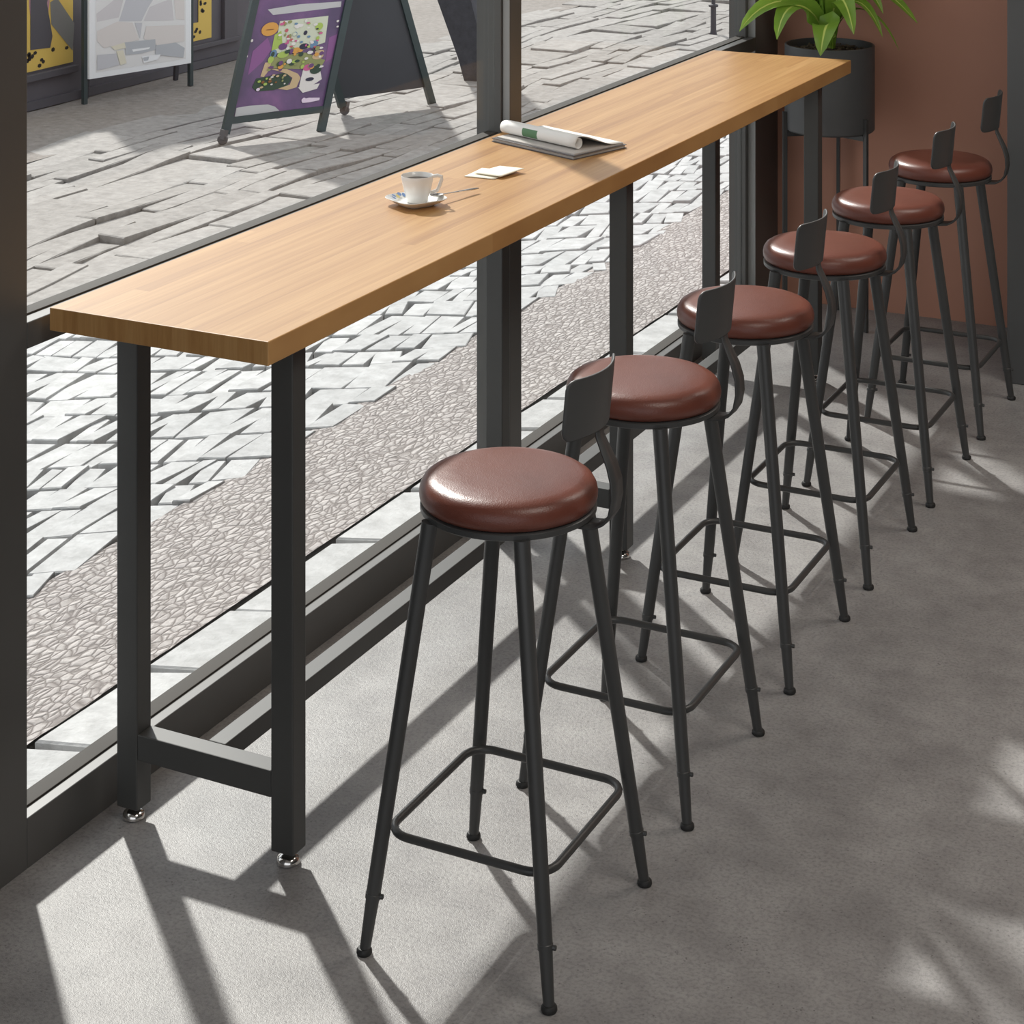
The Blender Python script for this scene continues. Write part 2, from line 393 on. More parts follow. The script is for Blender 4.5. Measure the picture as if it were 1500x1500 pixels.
# ------------------------------------------------------------------ bar stools
def make_stool(name, label):
    t = thing(name, label, 'stool', (0, 0, 0), 0, 'round-seated bar stools along the table')
    bm = B(); lathe(bm, [(0, .754), (.150, .754), (.1565, .757), (.1608, .765), (.1615, .774), (.1595, .784), (.154, .793), (.145, .799), (.130, .8025), (.09, .805), (.04, .806), (0, .8062)], 72)
    obj('cushion', bm, 'leather', t, 60)
    bm = B(); lathe(bm, [(0, .741), (.156, .741), (.1595, .743), (.1595, .752), (.157, .754), (0, .754)], 72)
    obj('seat_plate', bm, 'stool_metal', t, 40)
    fx, fy, tx, ty = .179, .207, .09, .13
    for sx in (-1, 1):
        for sy in (-1, 1):
            foot = Vector((sx * fx, sy * fy, 0)); top = Vector((sx * tx, sy * ty, .744)); d = top - foot
            P = lambda z: foot + d * (z / .744)
            zs = [(.008, .0096), (.093, .0120), (.095, .0120), (.0955, .0136), (.104, .0138), (.105, .0130), (.40, .0140), (.744, .0152)]
            bm = B(); tube(bm, [P(z) for z, r in zs], 0, 20, radii=[r for z, r in zs])
            k = P(.100); lathe(bm, [(.0045, .010), (.0045, .0185), (.003, .0195)], 8, axis=frame_z(Vector((1, .15, 0))), org=k)
            leg = obj('leg', bm, 'stool_metal', t, 35)
            bm = B(); lathe(bm, [(0, 0), (.0125, 0), (.0140, .003), (.0135, .008), (.0110, .011), (0, .012)], 20, (foot.x, foot.y))
            obj('foot_cap', bm, 'black_rubber', leg, 40)
    bm = B(); zr = .20; tube(bm, [(x, y, zr) for x, y in rbox(.045, .158, .170, 7)], .0075, 10, closed=True); obj('foot_ring', bm, 'stool_metal', t, 60)
    # strap holding the back
    prof = [(.09, .739), (.155, .7385), (.178, .741), (.195, .750), (.207, .768), (.2125, .795), (.211, .823), (.203, .850), (.191, .875), (.180, .898), (.1765, .92), (.1795, .95)]
    wid = [.026, .025, .024, .024, .024, .024, .023, .021, .018, .015, .014, .014]
    bm = B(); rows = []
    for (x, z), w in zip(prof, wid): rows.append([bm.verts.new((x, s * w, z)) for s in (-1, 1)])
    for a, b in zip(rows, rows[1:]): bm.faces.new((a[0], a[1], b[1], b[0]))
    bmesh.ops.subdivide_edges(bm, edges=[e for e in bm.edges if abs(e.verts[0].co.y - e.verts[1].co.y) < .02], cuts=2, use_grid_fill=True, smooth=.6)
    o = obj('back_strap', bm, 'stool_metal', t, 60); md = o.modifiers.new('thick', 'SOLIDIFY'); md.thickness = .004; md.offset = 0
    # curved back plate
    bm = B(); nu, nv = 24, 12; z0, z1, hw, r = .910, 1.018, .1, .016; g = []
    for j in range(nv + 1):
        v = j / nv; z = z0 + (z1 - z0) * (.5 - .5 * math.cos(PI * v)); dz = max(0, z0 + r - z, z - z1 + r)
        w = hw - (r - math.sqrt(max(0, r * r - dz * dz)))
        g.append([])
        for i in range(nu + 1):
            y = w * (2 * i / nu - 1); x = .181 + (z - z0) * .10 - .030 * (y / hw) ** 2
            g[-1].append(bm.verts.new((x, y, z)))
    for j in range(nv):
        for i in range(nu): bm.faces.new((g[j][i], g[j][i + 1], g[j + 1][i + 1], g[j + 1][i]))
    o = obj('backrest', bm, 'stool_metal', t, 60); md = o.modifiers.new('thick', 'SOLIDIFY'); md.thickness = .0035; md.offset = 0
    return t
def copy_tree(o, parent=None):
    c = o.copy(); C.objects.link(c)
    if parent is not None: c.parent = parent
    for ch in list(o.children): copy_tree(ch, c)
    return c
stool_labels = ['brown leather round bar stool nearest the camera, its whole seat in view',
                'brown leather bar stool second from the camera, its backrest directly behind the nearest seat',
                'brown leather bar stool third from the camera, in front of the middle table leg',
                'brown leather bar stool fourth from the camera, counted along the table',
                'brown leather bar stool fifth from the camera, second from the terracotta wall',
                'brown leather bar stool farthest from the camera, beside the grey wall end']
proto = make_stool('bar_stool', stool_labels[0])
for i, y in enumerate((3.236, 3.866, 4.489, 5.103, 5.706, 6.305)):
    s = proto if i == 0 else copy_tree(proto)
    s['label'] = stool_labels[i]; s.location = (-1.614, y, 0)

# ------------------------------------------------------------------ things on the table
T = 1.05
# saucer: a rounded square dish
sau = thing('saucer', 'white rounded-square saucer with blue pattern under the coffee cup', 'saucer', (-2.262, 4.056, T))
ang = math.radians(17 + 45)
bm = B(); rings = []
for hw, z in ((.034, 0), (.036, .002), (.050, .009), (.0605, .0165), (.0615, .0175), (.0605, .0185), (.052, .0125), (.038, .006), (.030, .0055)):
    pts = rbox(hw * .55, hw, hw, 7); rings.append([bm.verts.new((x * math.cos(ang) - y * math.sin(ang), x * math.sin(ang) + y * math.cos(ang), z)) for x, y in pts])
for a, b in zip(rings, rings[1:]):
    for i in range(len(a)):
        j = (i + 1) % len(a); bm.faces.new((a[i], a[j], b[j], b[i]))
bm.faces.new(rings[0][::-1]); bm.faces.new(rings[-1])
obj('dish', bm, 'porcelain', sau, 60)
bm = B()
rnd = random.Random(3)
def disc(bm, p, rx, ry, nrm=(0, 0, 1), n=12, rot=0):
    M = frame_z(Vector(nrm)); c, s = math.cos(rot), math.sin(rot)
    vs = [bm.verts.new(Vector(p) + M @ Vector((rx * math.cos(a) * c - ry * math.sin(a) * s, rx * math.cos(a) * s + ry * math.sin(a) * c, 0))) for a in [2 * PI * k / n for k in range(n)]]
    return bm.faces.new(vs)
for k in range(9):                           # printed pattern on the left rim of the dish
    a = ang + PI / 2 + (k - 4) * .19
    rr = .052 + .004 * (k % 2)
    z = .0135 + (rr - .052) * .7
    f = disc(bm, (rr * math.cos(a), rr * math.sin(a), z + .0006), .0065, .0045, (-math.cos(a) * .55, -math.sin(a) * .55, 1), 10, a)
    f.material_index = 1 if k in (2, 6) else 0
obj('printed_pattern', bm, ['saucerblue', 'saucergold'], sau)['label'] = 'blue printed pattern'
# cup
cup = thing('coffee_cup', 'white porcelain coffee cup standing on its saucer', 'cup', (-2.262, 4.062, T + .0065))
bm = B(); lathe(bm, [(0, 0), (.0225, 0), (.0245, .002), (.0275, .015), (.0325, .032), (.0360, .048), (.0378, .0605), (.0372, .0615), (.0362, .0605), (.0343, .047), (.0305, .032), (.025, .014), (.019, .006), (0, .005)], 48)
body = obj('cup_body', bm, 'porcelain', cup, 60)
bm = B(); hd = Vector((.80, .60, 0))
hp = [hd * .0345 + Vector((0, 0, .057)), hd * .047 + Vector((0, 0, .0585)), hd * .0565 + Vector((0, 0, .056)), hd * .057 + Vector((0, 0, .048)), hd * .052 + Vector((0, 0, .035)), hd * .046 + Vector((0, 0, .024)), hd * .029 + Vector((0, 0, .019))]
tube(bm, hp, .0042, 10, flat=1.0); obj('handle', bm, 'porcelain', cup, 60)
bm = B(); lathe(bm, [(0, .050), (.0347, .050), (.0347, .0508), (0, .0508)], 40); obj('coffee', bm, 'coffee', cup, 40)['label'] = 'dark coffee filling the cup'
# spoon resting on the saucer rim
p0, p1 = Vector((-2.222, 4.105, T + .0185)), Vector((-2.192, 4.232, T + .0105))
d = (p1 - p0).normalized()
sp = thing('teaspoon', 'small steel teaspoon leaning off the saucer beside the cup', 'spoon', tuple(p1))
bm = B(); M = frame_z(d)
pts = [p0 + (p1 - p0) * k / 8 - p1 for k in range(9)]
tube(bm, pts, 0, 10, radii=[.0026, .0026, .0028, .0032, .0037, .0044, .0050, .0052, .0036], flat=.45)
obj('handle', bm, 'steel', sp, 60)
bm = B(); q = p0 - d * .016 - p1; side = d.cross(Vector((0, 0, 1))).normalized(); up = side.cross(d)
g = []
for i in range(9):
    a = i / 8
    row = []
    for k in range(16):
        th = 2 * PI * k / 16
        row.append(bm.verts.new(q + d * (.021 * a * math.cos(th)) + side * (.0125 * a * math.sin(th)) + up * (.0045 * (a * a - 1) + .001)) if a > 0 else None)
    g.append(row)
cv = bm.verts.new(q + up * -.0035)
for k in range(16):
    j = (k + 1) % 16; bm.faces.new((cv, g[1][k], g[1][j]))
    for i in range(1, 8): bm.faces.new((g[i][k], g[i][j], g[i + 1][j], g[i + 1][k]))
o = obj('bowl', bm, 'steel', sp, 70); md = o.modifiers.new('thick', 'SOLIDIFY'); md.thickness = .0012
# napkin: folded twice, the fold lifting a little
nk = thing('paper_napkin', 'small folded cream paper napkin lying between the cup and the magazines', 'napkin', (-2.255, 4.43, T))
def sheet(name, quad, mat, parent, org, nu=8, nv=8, zf=None, th=.0012):
    bm = B(); g = []
    q = [Vector((*p, 0)) for p in quad]
    for j in range(nv + 1):
        row = []
        for i in range(nu + 1):
            u, v = i / nu, j / nv
            p = (q[0] * (1 - u) + q[1] * u) * (1 - v) + (q[3] * (1 - u) + q[2] * u) * v
            p.z = zf(u, v) if zf else .001
            row.append(bm.verts.new(p - Vector((org[0], org[1], 0))))
        g.append(row)
    for j in range(nv):
        for i in range(nu): bm.faces.new((g[j][i], g[j][i + 1], g[j + 1][i + 1], g[j + 1][i]))
    o = obj(name, bm, mat, parent, 60); md = o.modifiers.new('thick', 'SOLIDIFY'); md.thickness = th; md.offset = 1
    return o
no = (-2.255, 4.43)
sheet('lower_fold', [(-2.302, 4.371), (-2.222, 4.374), (-2.205, 4.468), (-2.300, 4.462)], 'cream_paper', nk, no, zf=lambda u, v: .0008 + .003 * v * v)
sheet('upper_fold', [(-2.290, 4.402), (-2.209, 4.387), (-2.190, 4.478), (-2.270, 4.503)], 'cream_paper', nk, no, zf=lambda u, v: .0042 + .006 * u * (.3 + .7 * v))
# magazines
mg = thing('magazine', 'closed dark-covered magazine at the bottom of the pile by the mullion', 'magazine', (-2.26, 4.86, T))
def slab(name, quad, z0, z1, mat, parent, org):
    bm = B(); prism(bm, quad, lambda x, y: (x - org[0], y - org[1], z0), lambda x, y: (x - org[0], y - org[1], z1)); return obj(name, bm, mat, parent)
mo = (-2.26, 4.86)
Q = [(-2.440, 4.790), (-2.143, 4.668), (-2.082, 4.872), (-2.380, 5.000)]
Qi = [(-2.437, 4.793), (-2.146, 4.674), (-2.086, 4.870), (-2.378, 4.995)]
slab('cover', Q, .0, .0018, 'cover', mg, mo); slab('pages', Qi, .0018, .0085, 'pagegrey', mg, mo); slab('cover', Q, .0085, .0098, 'cover', mg, mo)
m2 = thing('magazine', 'open white magazine with its front pages rolled up, on top of the dark magazine', 'magazine', (-2.26, 4.86, T + .0098))
e1 = Vector((.297, -.122, 0)).normalized(); e2 = Vector((.061, .204, 0)).normalized()
c0 = Vector((-2.440, 4.790, 0)); org2 = Vector((-2.26, 4.86, 0))
def mp(u, v, z): return c0 + e1 * (u * .318) + e2 * (v * .213) + Vector((0, 0, z)) - org2
bm = B(); g = []
for a, b, z0, z1 in ((.03, .985, .0, .0035),):
    vs = [mp(a, .05, z0), mp(b, .05, z0), mp(b, .97, z0), mp(a, .97, z0), mp(a, .05, z1), mp(b, .05, z1), mp(b, .97, z1), mp(a, .97, z1)]
    vs = [bm.verts.new(v) for v in vs]
    for f in ((3, 2, 1, 0), (4, 5, 6, 7), (0, 1, 5, 4), (1, 2, 6, 5), (2, 3, 7, 6), (3, 0, 4, 7)): bm.faces.new([vs[i] for i in f])
obj('page_block', bm, 'pagegrey', m2)
# top page: flat at the spine (far side), swelling, then rolled up into a tube at the near side
bm = B(); R = .0165; prof = []
vc = .27
for k in range(17):
    s = k / 16; q = max(0, (s - .25) / .75); q = q * q * (3 - 2 * q)
    prof.append((.985 - (.985 - vc) * s, .0042 + .003 * math.sin(PI * s) + (2 * R) * q, 0))
for k in range(1, 31):
    a = PI / 2 + k / 30 * 2 * PI * 1.25; rr = R * (1 - .25 * k / 30)
    prof.append((vc + rr * math.cos(a) / .213, .0042 + R + rr * math.sin(a), 1))
nu = 10; g = []
for j0, (v, z, t) in enumerate(prof):
    row = []
    for i in range(nu + 1):
        u = i / nu
        q = max(0, min(1, (j0 - 6) / 10)); uu = (1 - q) * (u * .985) + q * (-.03 + u * .93)
        row.append(bm.verts.new(mp(uu, v, z)))
    g.append(row)
for j in range(len(g) - 1):
    for i in range(nu):
        f = bm.faces.new((g[j][i], g[j][i + 1], g[j + 1][i + 1], g[j + 1][i]))
        if 19 <= j <= 24 and i in (3, 4): f.material_index = 1
        if 11 <= j <= 12 and i in (4,): f.material_index = 2
o = obj('rolled_page', bm, ['paper', 'printgreen', 'printbrown'], m2, 70); md = o.modifiers.new('thick', 'SOLIDIFY'); md.thickness = .001
o['label'] = 'white pages rolled into a tube with a green print'

# ------------------------------------------------------------------ plant in a pot on a three-legged stand
PX, PY = -2.222, 7.085
pl = thing('potted_plant', 'green broad-leaved plant in a charcoal pot on a three-legged stand in the corner', 'plant', (PX, PY, 0))
bm = B(); pr = .163; zb, zt = .705, 1.017
lathe(bm, [(0, zb), (pr - .006, zb), (pr, zb + .006), (pr, zt - .002), (pr - .002, zt), (pr - .006, zt), (pr - .008, zt - .003), (pr - .008, zt - .03), (pr - .01, zt - .2), (0, zt - .2)], 72)
obj('pot', bm, 'pot', pl, 40)
bm = B(); rnd = random.Random(11)
lathe(bm, [(0, zt - .10), (pr - .009, zt - .10), (pr - .009, zt - .028), (.08, zt - .02), (0, zt - .014)], 40); obj('soil', bm, 'soil', pl, 60)
bm = B()
for k in range(170):
    a = rnd.random() * 2 * PI; r = (pr - .022) * math.sqrt(rnd.random()); b = rnd.random() * PI; l = rnd.uniform(.008, .02)
    z = zt - .016 - .010 * r / pr + rnd.uniform(0, .006); p = Vector((r * math.cos(a), r * math.sin(a), z)); dd = Vector((math.cos(b) * l, math.sin(b) * l, rnd.uniform(-.004, .006)))
    beam(bm, p - dd / 2, p + dd / 2, .005, .003, (0, 0, 1))
o = obj('bark_chips', bm, 'bark_chip', pl); o['kind'] = 'stuff'
ca, sa = math.cos(math.radians(26.41)), math.sin(math.radians(26.41))
for a in (-80, 40, 160):                  # angle measured from the direction facing the room's front
    a = math.radians(a); X, Z = .170 * math.sin(a), -.170 * math.cos(a)
    x, y = X * ca - Z * sa, X * sa + Z * ca
    bm = B(); beam(bm, (x, y, 0), (x, y, zb + .07 if a < 0 else zb + .06), .016, .012, (x, y, 0)); obj('stand_leg', bm, 'stand_metal', pl)
    bm = B(); beam(bm, (0, 0, zb - .010), (x * .97, y * .97, zb - .010), .016, .018, (-y, x, 0)); obj('stand_arm', bm, 'stand_metal', pl)
def leaf(p0, p1, p2, p3, w, facing, parent=pl, n=14):
    """cubic from p0 to p3, half width w, facing = rough upper-side normal"""
    bm = B(); P = [Vector(p) - Vector((PX, PY, 0)) for p in (p0, p1, p2, p3)]; rows = []
    fn = Vector(facing); w *= 1.25
    for i in range(n + 1):
        t = i / n
        p = P[0] * (1 - t) ** 3 + P[1] * 3 * t * (1 - t) ** 2 + P[2] * 3 * t * t * (1 - t) + P[3] * t ** 3
        dd = (P[1] - P[0]) * (1 - t) ** 2 + (P[2] - P[1]) * 2 * t * (1 - t) + (P[3] - P[2]) * t * t; dd.normalize()
        sd = dd.cross(fn).normalized(); nn = sd.cross(dd)
        ww = w * (.10 + .90 * math.sin(PI * min(1, max(0, (t - .12) / .88)) ** .85) ** .8) if t > .12 else w * .10
        if i == n: ww = .0006
        row = []
        for q, lift in ((-1, .22), (-.55, .05), (-.09, -.03), (.09, -.03), (.55, .05), (1, .22)):
            row.append(bm.verts.new(p + sd * (ww * q) + nn * (ww * lift)))
        rows.append(row)
    for a, b in zip(rows, rows[1:]):
        for i in range(5):
            f = bm.faces.new((a[i], a[i + 1], b[i + 1], b[i])); f.material_index = 1 if i == 2 else 0
    return obj('leaf', bm, ['leaf', 'leaf_rib'], parent, 60)
def sc(p, y): k = y / 7.08; return (p[0] * k, y, 2.12 - (2.12 - p[2]) * k)
base = (PX, PY, 1.0)
leaf(base, sc((-2.26, 0, 1.21), 6.98), sc((-2.46, 0, 1.22), 6.83), sc((-2.569, 0, 1.041), 6.70), .030, (.35, -.45, .85))
leaf(base, sc((-2.27, 0, 1.18), 6.98), sc((-2.40, 0, 1.22), 6.84), sc((-2.422, 0, 1.020), 6.76), .036, (-.05, -.85, .5))
leaf((PX, PY, 1.0), sc((-2.215, 0, 1.13), 6.95), sc((-2.238, 0, 1.12), 6.82), sc((-2.255, 0, .971), 6.80), .040, (.1, -1, .30))
leaf(base, sc((-2.21, 0, 1.24), 7.02), sc((-2.165, 0, 1.24), 6.92), sc((-2.129, 0, 1.058), 6.86), .033, (.35, -.9, .35))
leaf(base, sc((-2.19, 0, 1.22), 7.06), sc((-2.09, 0, 1.24), 7.02), sc((-2.022, 0, 1.055), 6.98), .021, (.75, -.5, .5))
leaf(base, sc((-2.18, 0, 1.20), 7.08), sc((-2.05, 0, 1.20), 7.06), sc((-1.962, 0, 1.012), 7.00), .014, (.85, -.1, .6))
leaf(base, sc((-2.19, 0, 1.33), 7.08), sc((-2.09, 0, 1.30), 7.06), sc((-2.020, 0, 1.140), 7.02), .026, (.6, -.6, .5))
leaf(base, sc((-2.16, 0, 1.34), 7.08), sc((-2.02, 0, 1.26), 7.08), sc((-1.894, 0, 1.113), 7.02), .024, (.5, -.55, .7))
rnd = random.Random(5)
for k in range(12):                       # the upright crown
    a = 2 * PI * k / 12 + .3; rr = rnd.uniform(.05, .14); h = rnd.uniform(1.30, 1.50)
    tip = Vector((PX + 1.5 * rr * math.cos(a), min(7.24, PY + 1.3 * rr * math.sin(a)), h - rnd.uniform(0, .1)))
    leaf((PX + .02 * math.cos(a), PY + .02 * math.sin(a), 1.0), (PX + .02 * math.cos(a), PY + .02 * math.sin(a), 1.14), (PX + rr * math.cos(a), PY + .8 * rr * math.sin(a), h), tip, rnd.uniform(.024, .036), (-.6 * math.cos(a), -.6 * math.sin(a) - .35, .6))
bm = B()
for k in range(9):
    a = 2 * PI * k / 9; tube(bm, [(.012 * math.cos(a), .012 * math.sin(a), .99), (.03 * math.cos(a), .03 * math.sin(a), 1.09), (.05 * math.cos(a), .05 * math.sin(a), 1.16)], .005, 8)
obj('stems', bm, 'leaf', pl, 60)

# ------------------------------------------------------------------ street
rnd = random.Random(21)
GZ = -.012
bm = B()
vs = [bm.verts.new(p) for p in ((-14, -1, GZ - .03), (-2.56, -1, GZ - .03), (-2.56, 24, GZ - .03), (-14, 24, GZ - .03))]; bm.faces.new(vs)
struct(obj('street_bed', bm, 'joint_earth'))
def stone_block(bm, quad, z, bev, hgt=.03, tilt=.004):
    cx = sum(p[0] for p in quad) / len(quad); cy = sum(p[1] for p in quad) / len(quad)
    a, b = rnd.uniform(-tilt, tilt), rnd.uniform(-tilt, tilt)
    def inset(p, k):
        dx, dy = cx - p[0], cy - p[1]; l = math.hypot(dx, dy) or 1
        return p[0] + dx / l * k, p[1] + dy / l * k
    def zz(p, z): return z + a * (p[0] - cx) * 10 + b * (p[1] - cy) * 10
    r0 = [bm.verts.new((p[0], p[1], z - hgt)) for p in quad]
    r1 = [bm.verts.new((p[0], p[1], zz(p, z - bev * .7))) for p in quad]
    r2 = []
    for p in quad:
        q = inset(p, bev * 1.3); r2.append(bm.verts.new((q[0], q[1], zz(q, z))))
    n = len(quad)
    for A, Bq in ((r0, r1), (r1, r2)):
        for i in range(n):
            j = (i + 1) % n; bm.faces.new((A[i], A[j], Bq[j], Bq[i]))
    bm.faces.new(r2)
J = lambda s: rnd.uniform(-s, s)
# narrow row of slabs against the shop window
bm = B(); y = 2.2
while y < 10.5:
    l = rnd.uniform(.30, .55); sk = .10
    stone_block(bm, [(-2.795 + J(.008), y - sk + J(.02)), (-2.565, y + J(.02)), (-2.565, y + l - .022 + J(.015)), (-2.795 + J(.008), y + l - .022 - sk + J(.02))], 0, .006, .03, .0015)
    y += l
struct(obj('slab_row', bm, 'flagstone'))
# band of small setts
bm = B(); g = []
for i in range(13):
    g.append([bm.verts.new((-2.81 - .50 * i / 12, 2.4 + 7 * j / 120, -.004 + J(.0015))) for j in range(121)])
for i in range(12):
    for j in range(120): bm.faces.new((g[i][j], g[i + 1][j], g[i + 1][j + 1], g[i][j + 1]))
struct(obj('sett_band', bm, 'sett'))
# arcs of large flags
bm = B()
def warp(x, y):
    d = x + 4.55 + .12 * math.sin(1.3 * y)
    return y + (.34 * d + .16 * d * d if d > 0 else .34 * d + .75 * d * d) + .025 * math.sin(4.3 * x + 2.1 * y)
y = .6
def course(y, w, seed):
    r = random.Random(seed); a, b, c = r.uniform(0, 6), r.uniform(0, 6), r.uniform(.006, .016)
    return lambda x: y + c * math.sin(5 * x + a) + .5 * c * math.sin(13 * x + b)
k = 0; lo = course(y, 0, 1)
while y < 13.2:
    cw = rnd.uniform(.16, .30); k += 1; hi = course(y + cw, 0, k + 1); x = -3.29 + .02 * math.sin(y * 3)
    gy = rnd.choice((.004, .007, .016))
    while x > -4.74:
        w = rnd.uniform(.04, .085) if rnd.random() < .85 else rnd.uniform(.09, .15); gx = rnd.choice((.0025, .003, .004, .009)); sl = J(.016) - .012
        x0, x1 = x - w + gx, x
        P = [(x0 - sl, lo(x0 - sl)), (x1 - sl, lo(x1 - sl)), (x1 + sl, hi(x1 + sl) - gy - rnd.choice((0, 0, .012))), (x0 + sl, hi(x0 + sl) - gy)]
        stone_block(bm, [(a, warp(a, b)) for a, b in P], rnd.uniform(-.006, .003), .0035, .03, .003)
        x -= w
    y += cw; lo = hi
struct(obj('flag_arcs', bm, 'flagstone'))
# rough long stones running with the street
bm = B(); x = -4.80; k = 0
while x > -6.75:
    w = rnd.uniform(.07, .14) if k % 6 else rnd.uniform(.22, .34); y = 3.5 + J(.4)
    while y < 22:
        l = rnd.uniform(.35, 1.1); g = rnd.choice((.003, .004, .006, .016))
        wob = lambda yy: .05 * math.sin(yy * 1.3 + x) + .02 * math.sin(yy * 4.1 + 2 * x)
        n = 4; P = []
        for i in range(n + 1): yy = y + (l - .008) * i / n; P.append((x + wob(yy) + J(.008), yy))
        for i in range(n, -1, -1): yy = y + (l - .008) * i / n; P.append((x - w + g + wob(yy) + J(.008), yy))
        stone_block(bm, P, rnd.uniform(-.008, .006), .006, .03, .003)
        y += l
    x -= w; k += 1
struct(obj('rough_stone_band', bm, 'rough_paving'))
bm = B(); nx, ny = 30, 90; g = []
for i in range(nx + 1):
    g.append([])
    for j in range(ny + 1):
        x = -6.70 - 6 * i / nx; yy = 3 + 20 * j / ny
        g[-1].append(bm.verts.new((x, yy, -.004 + J(.003))))
for i in range(nx):
    for j in range(ny): bm.faces.new((g[i][j], g[i + 1][j], g[i + 1][j + 1], g[i][j + 1]))
struct(obj('pavement', bm, 'sandy_paving'))

# ------------------------------------------------------------------ shop front across the street (only its foot shows)
SX = -7.64
shop = bpy.data.objects.new('wall_shop', None); C.objects.link(shop); shop.location = (SX, 10, 0); struct(shop)
bm = B(); box(bm, -.25, 0, -3.5, 1.85, 0, .80); obj('wall_face', bm, 'shop_paint', shop)
bm = B(); box(bm, 0, .03, -3.5, 1.3, 0, .05); obj('plinth', bm, 'shop_sill', shop)
bm = B(); box(bm, 0, .035, -1.4, -.47, .165, .205, .003); obj('sill', bm, 'shop_sill', shop)
bm = B(); box(bm, 0, .035, .55, 1.25, .125, .155, .003); obj('sill', bm, 'shop_sill', shop)
bm = B(); box(bm, 0, .03, 1.05, 1.20, .15, .8, .003); obj('pilaster', bm, 'shop_sill', shop)
def flat(bm, pts, x, mi=0):
    f = bm.faces.new([bm.verts.new((x, p[0] - 10, p[1])) for p in pts]); f.material_index = mi
def yposter(name, label, outline, prints):
    o = thing(name, label, 'poster', (SX + .002, 10, 0))
    bm = B(); prism(bm, outline, lambda a, b: (0, a - 10, b), lambda a, b: (.004, a - 10, b)); obj('sheet', bm, 'yellow_print', o)
    bm = B()
    for pts, mi in prints: flat(bm, pts, .005 + .0003 * mi, mi)
    obj('print', bm, ['black_print', 'pink_print', 'grey_print', 'white_print', 'shop_sill'], o)
    return o
def spots(n, y0, y1, z0, z1, avoid, seed):
    r = random.Random(seed); out = []
    while len(out) < n:
        y, z = r.uniform(y0, y1), r.uniform(z0, z1)
        if avoid(y, z): continue
        a = r.uniform(.4, 1.4); s, t = r.uniform(.013, .019), r.uniform(.008, .011)
        out.append(([(y + s * math.cos(a + k * PI / 3) * (1 if k % 3 else 1.2), z + t * 1.3 * math.sin(a + k * PI / 3)) for k in range(6)], 0))
    return out
P1 = [([(9.124, .635), (9.124, .345), (9.30, .335), (9.32, .40), (9.27, .60), (9.294, .66), (9.50, .66), (9.50, .78), (9.124, .78)], 4),
      ([(9.108, .78), (9.318, .78), (9.294, .60), (9.262, .420), (9.14, .437), (9.115, .60)], 1),
      ([(9.300, .60), (9.362, .62), (9.52, .45), (9.505, .29), (9.46, .33), (9.31, .47)], 2),
      ([(9.130, .445), (9.200, .452), (9.27, .440), (9.285, .392), (9.20, .372), (9.130, .392)], 3)]
yposter('spotted_poster', 'yellow black-spotted poster with pink and grey print, low on the shop wall at far left', [(8.6, .215), (9.51, .222), (9.51, .78), (8.6, .78)],
        P1 + spots(16, 8.95, 9.49, .235, .33, lambda y, z: False, 4))
yposter('spotted_poster', 'yellow black-spotted L-shaped poster on the shop wall right of the white poster board', [(10.60, .180), (10.93, .180), (10.93, .78), (10.79, .78), (10.785, .298), (10.60, .298)],
        spots(7, 10.62, 10.91, .20, .285, lambda y, z: False, 8) + spots(10, 10.805, 10.915, .30, .6, lambda y, z: False, 9))

# ------------------------------------------------------------------ poster sandwich boards
ab = thing('sandwich_board', 'dark green folding sandwich board with a purple picture poster, on casters in the street', 'sign board', (-6.065, 8.785, 0))
W = Vector((.277, .530, 0)); U = Vector((.0256, .3756, 1)); RR = Vector((-5.652 + 6.065, 10.327 - 8.785, 0)); RU = Vector((-.0789, -.4020, 1)); HA = 1.29
NF = W.cross(U).normalized()
if NF.dot(Vector((.9, -.4, 0))) < 0: NF = -NF
F = lambda u, h, k=0: W * u + U * h + NF * k
def pane(name, poly, t, mat, parent, f):
    bm = B(); prism(bm, poly, lambda u, h: f(u, h, -t), lambda u, h: f(u, h, 0)); return obj(name, bm, mat, parent)
for u, h0 in ((.0, .055), (1.0, .0)):
    bm = B(); beam(bm, F(u, h0), F(u, HA), .042, .03, W); obj('front_leg', bm, 'board_green', ab)
bm = B(); beam(bm, F(.03, .118), F(.97, .118), .036, .026, U); obj('front_rail', bm, 'board_green', ab)
bm = B(); beam(bm, F(-.03, HA), F(1.03, HA), .05, .05, U); obj('top_rail', bm, 'board_green', ab)
Wu = W.normalized()
po = pane('poster', [(.035, .13), (.965, .13), (.965, 1.22), (.035, 1.22)], .006, 'poster_purple', ab, lambda u, h, k=0: F(u, h, k))
po['label'] = 'purple poster with a busy colourful printed picture'
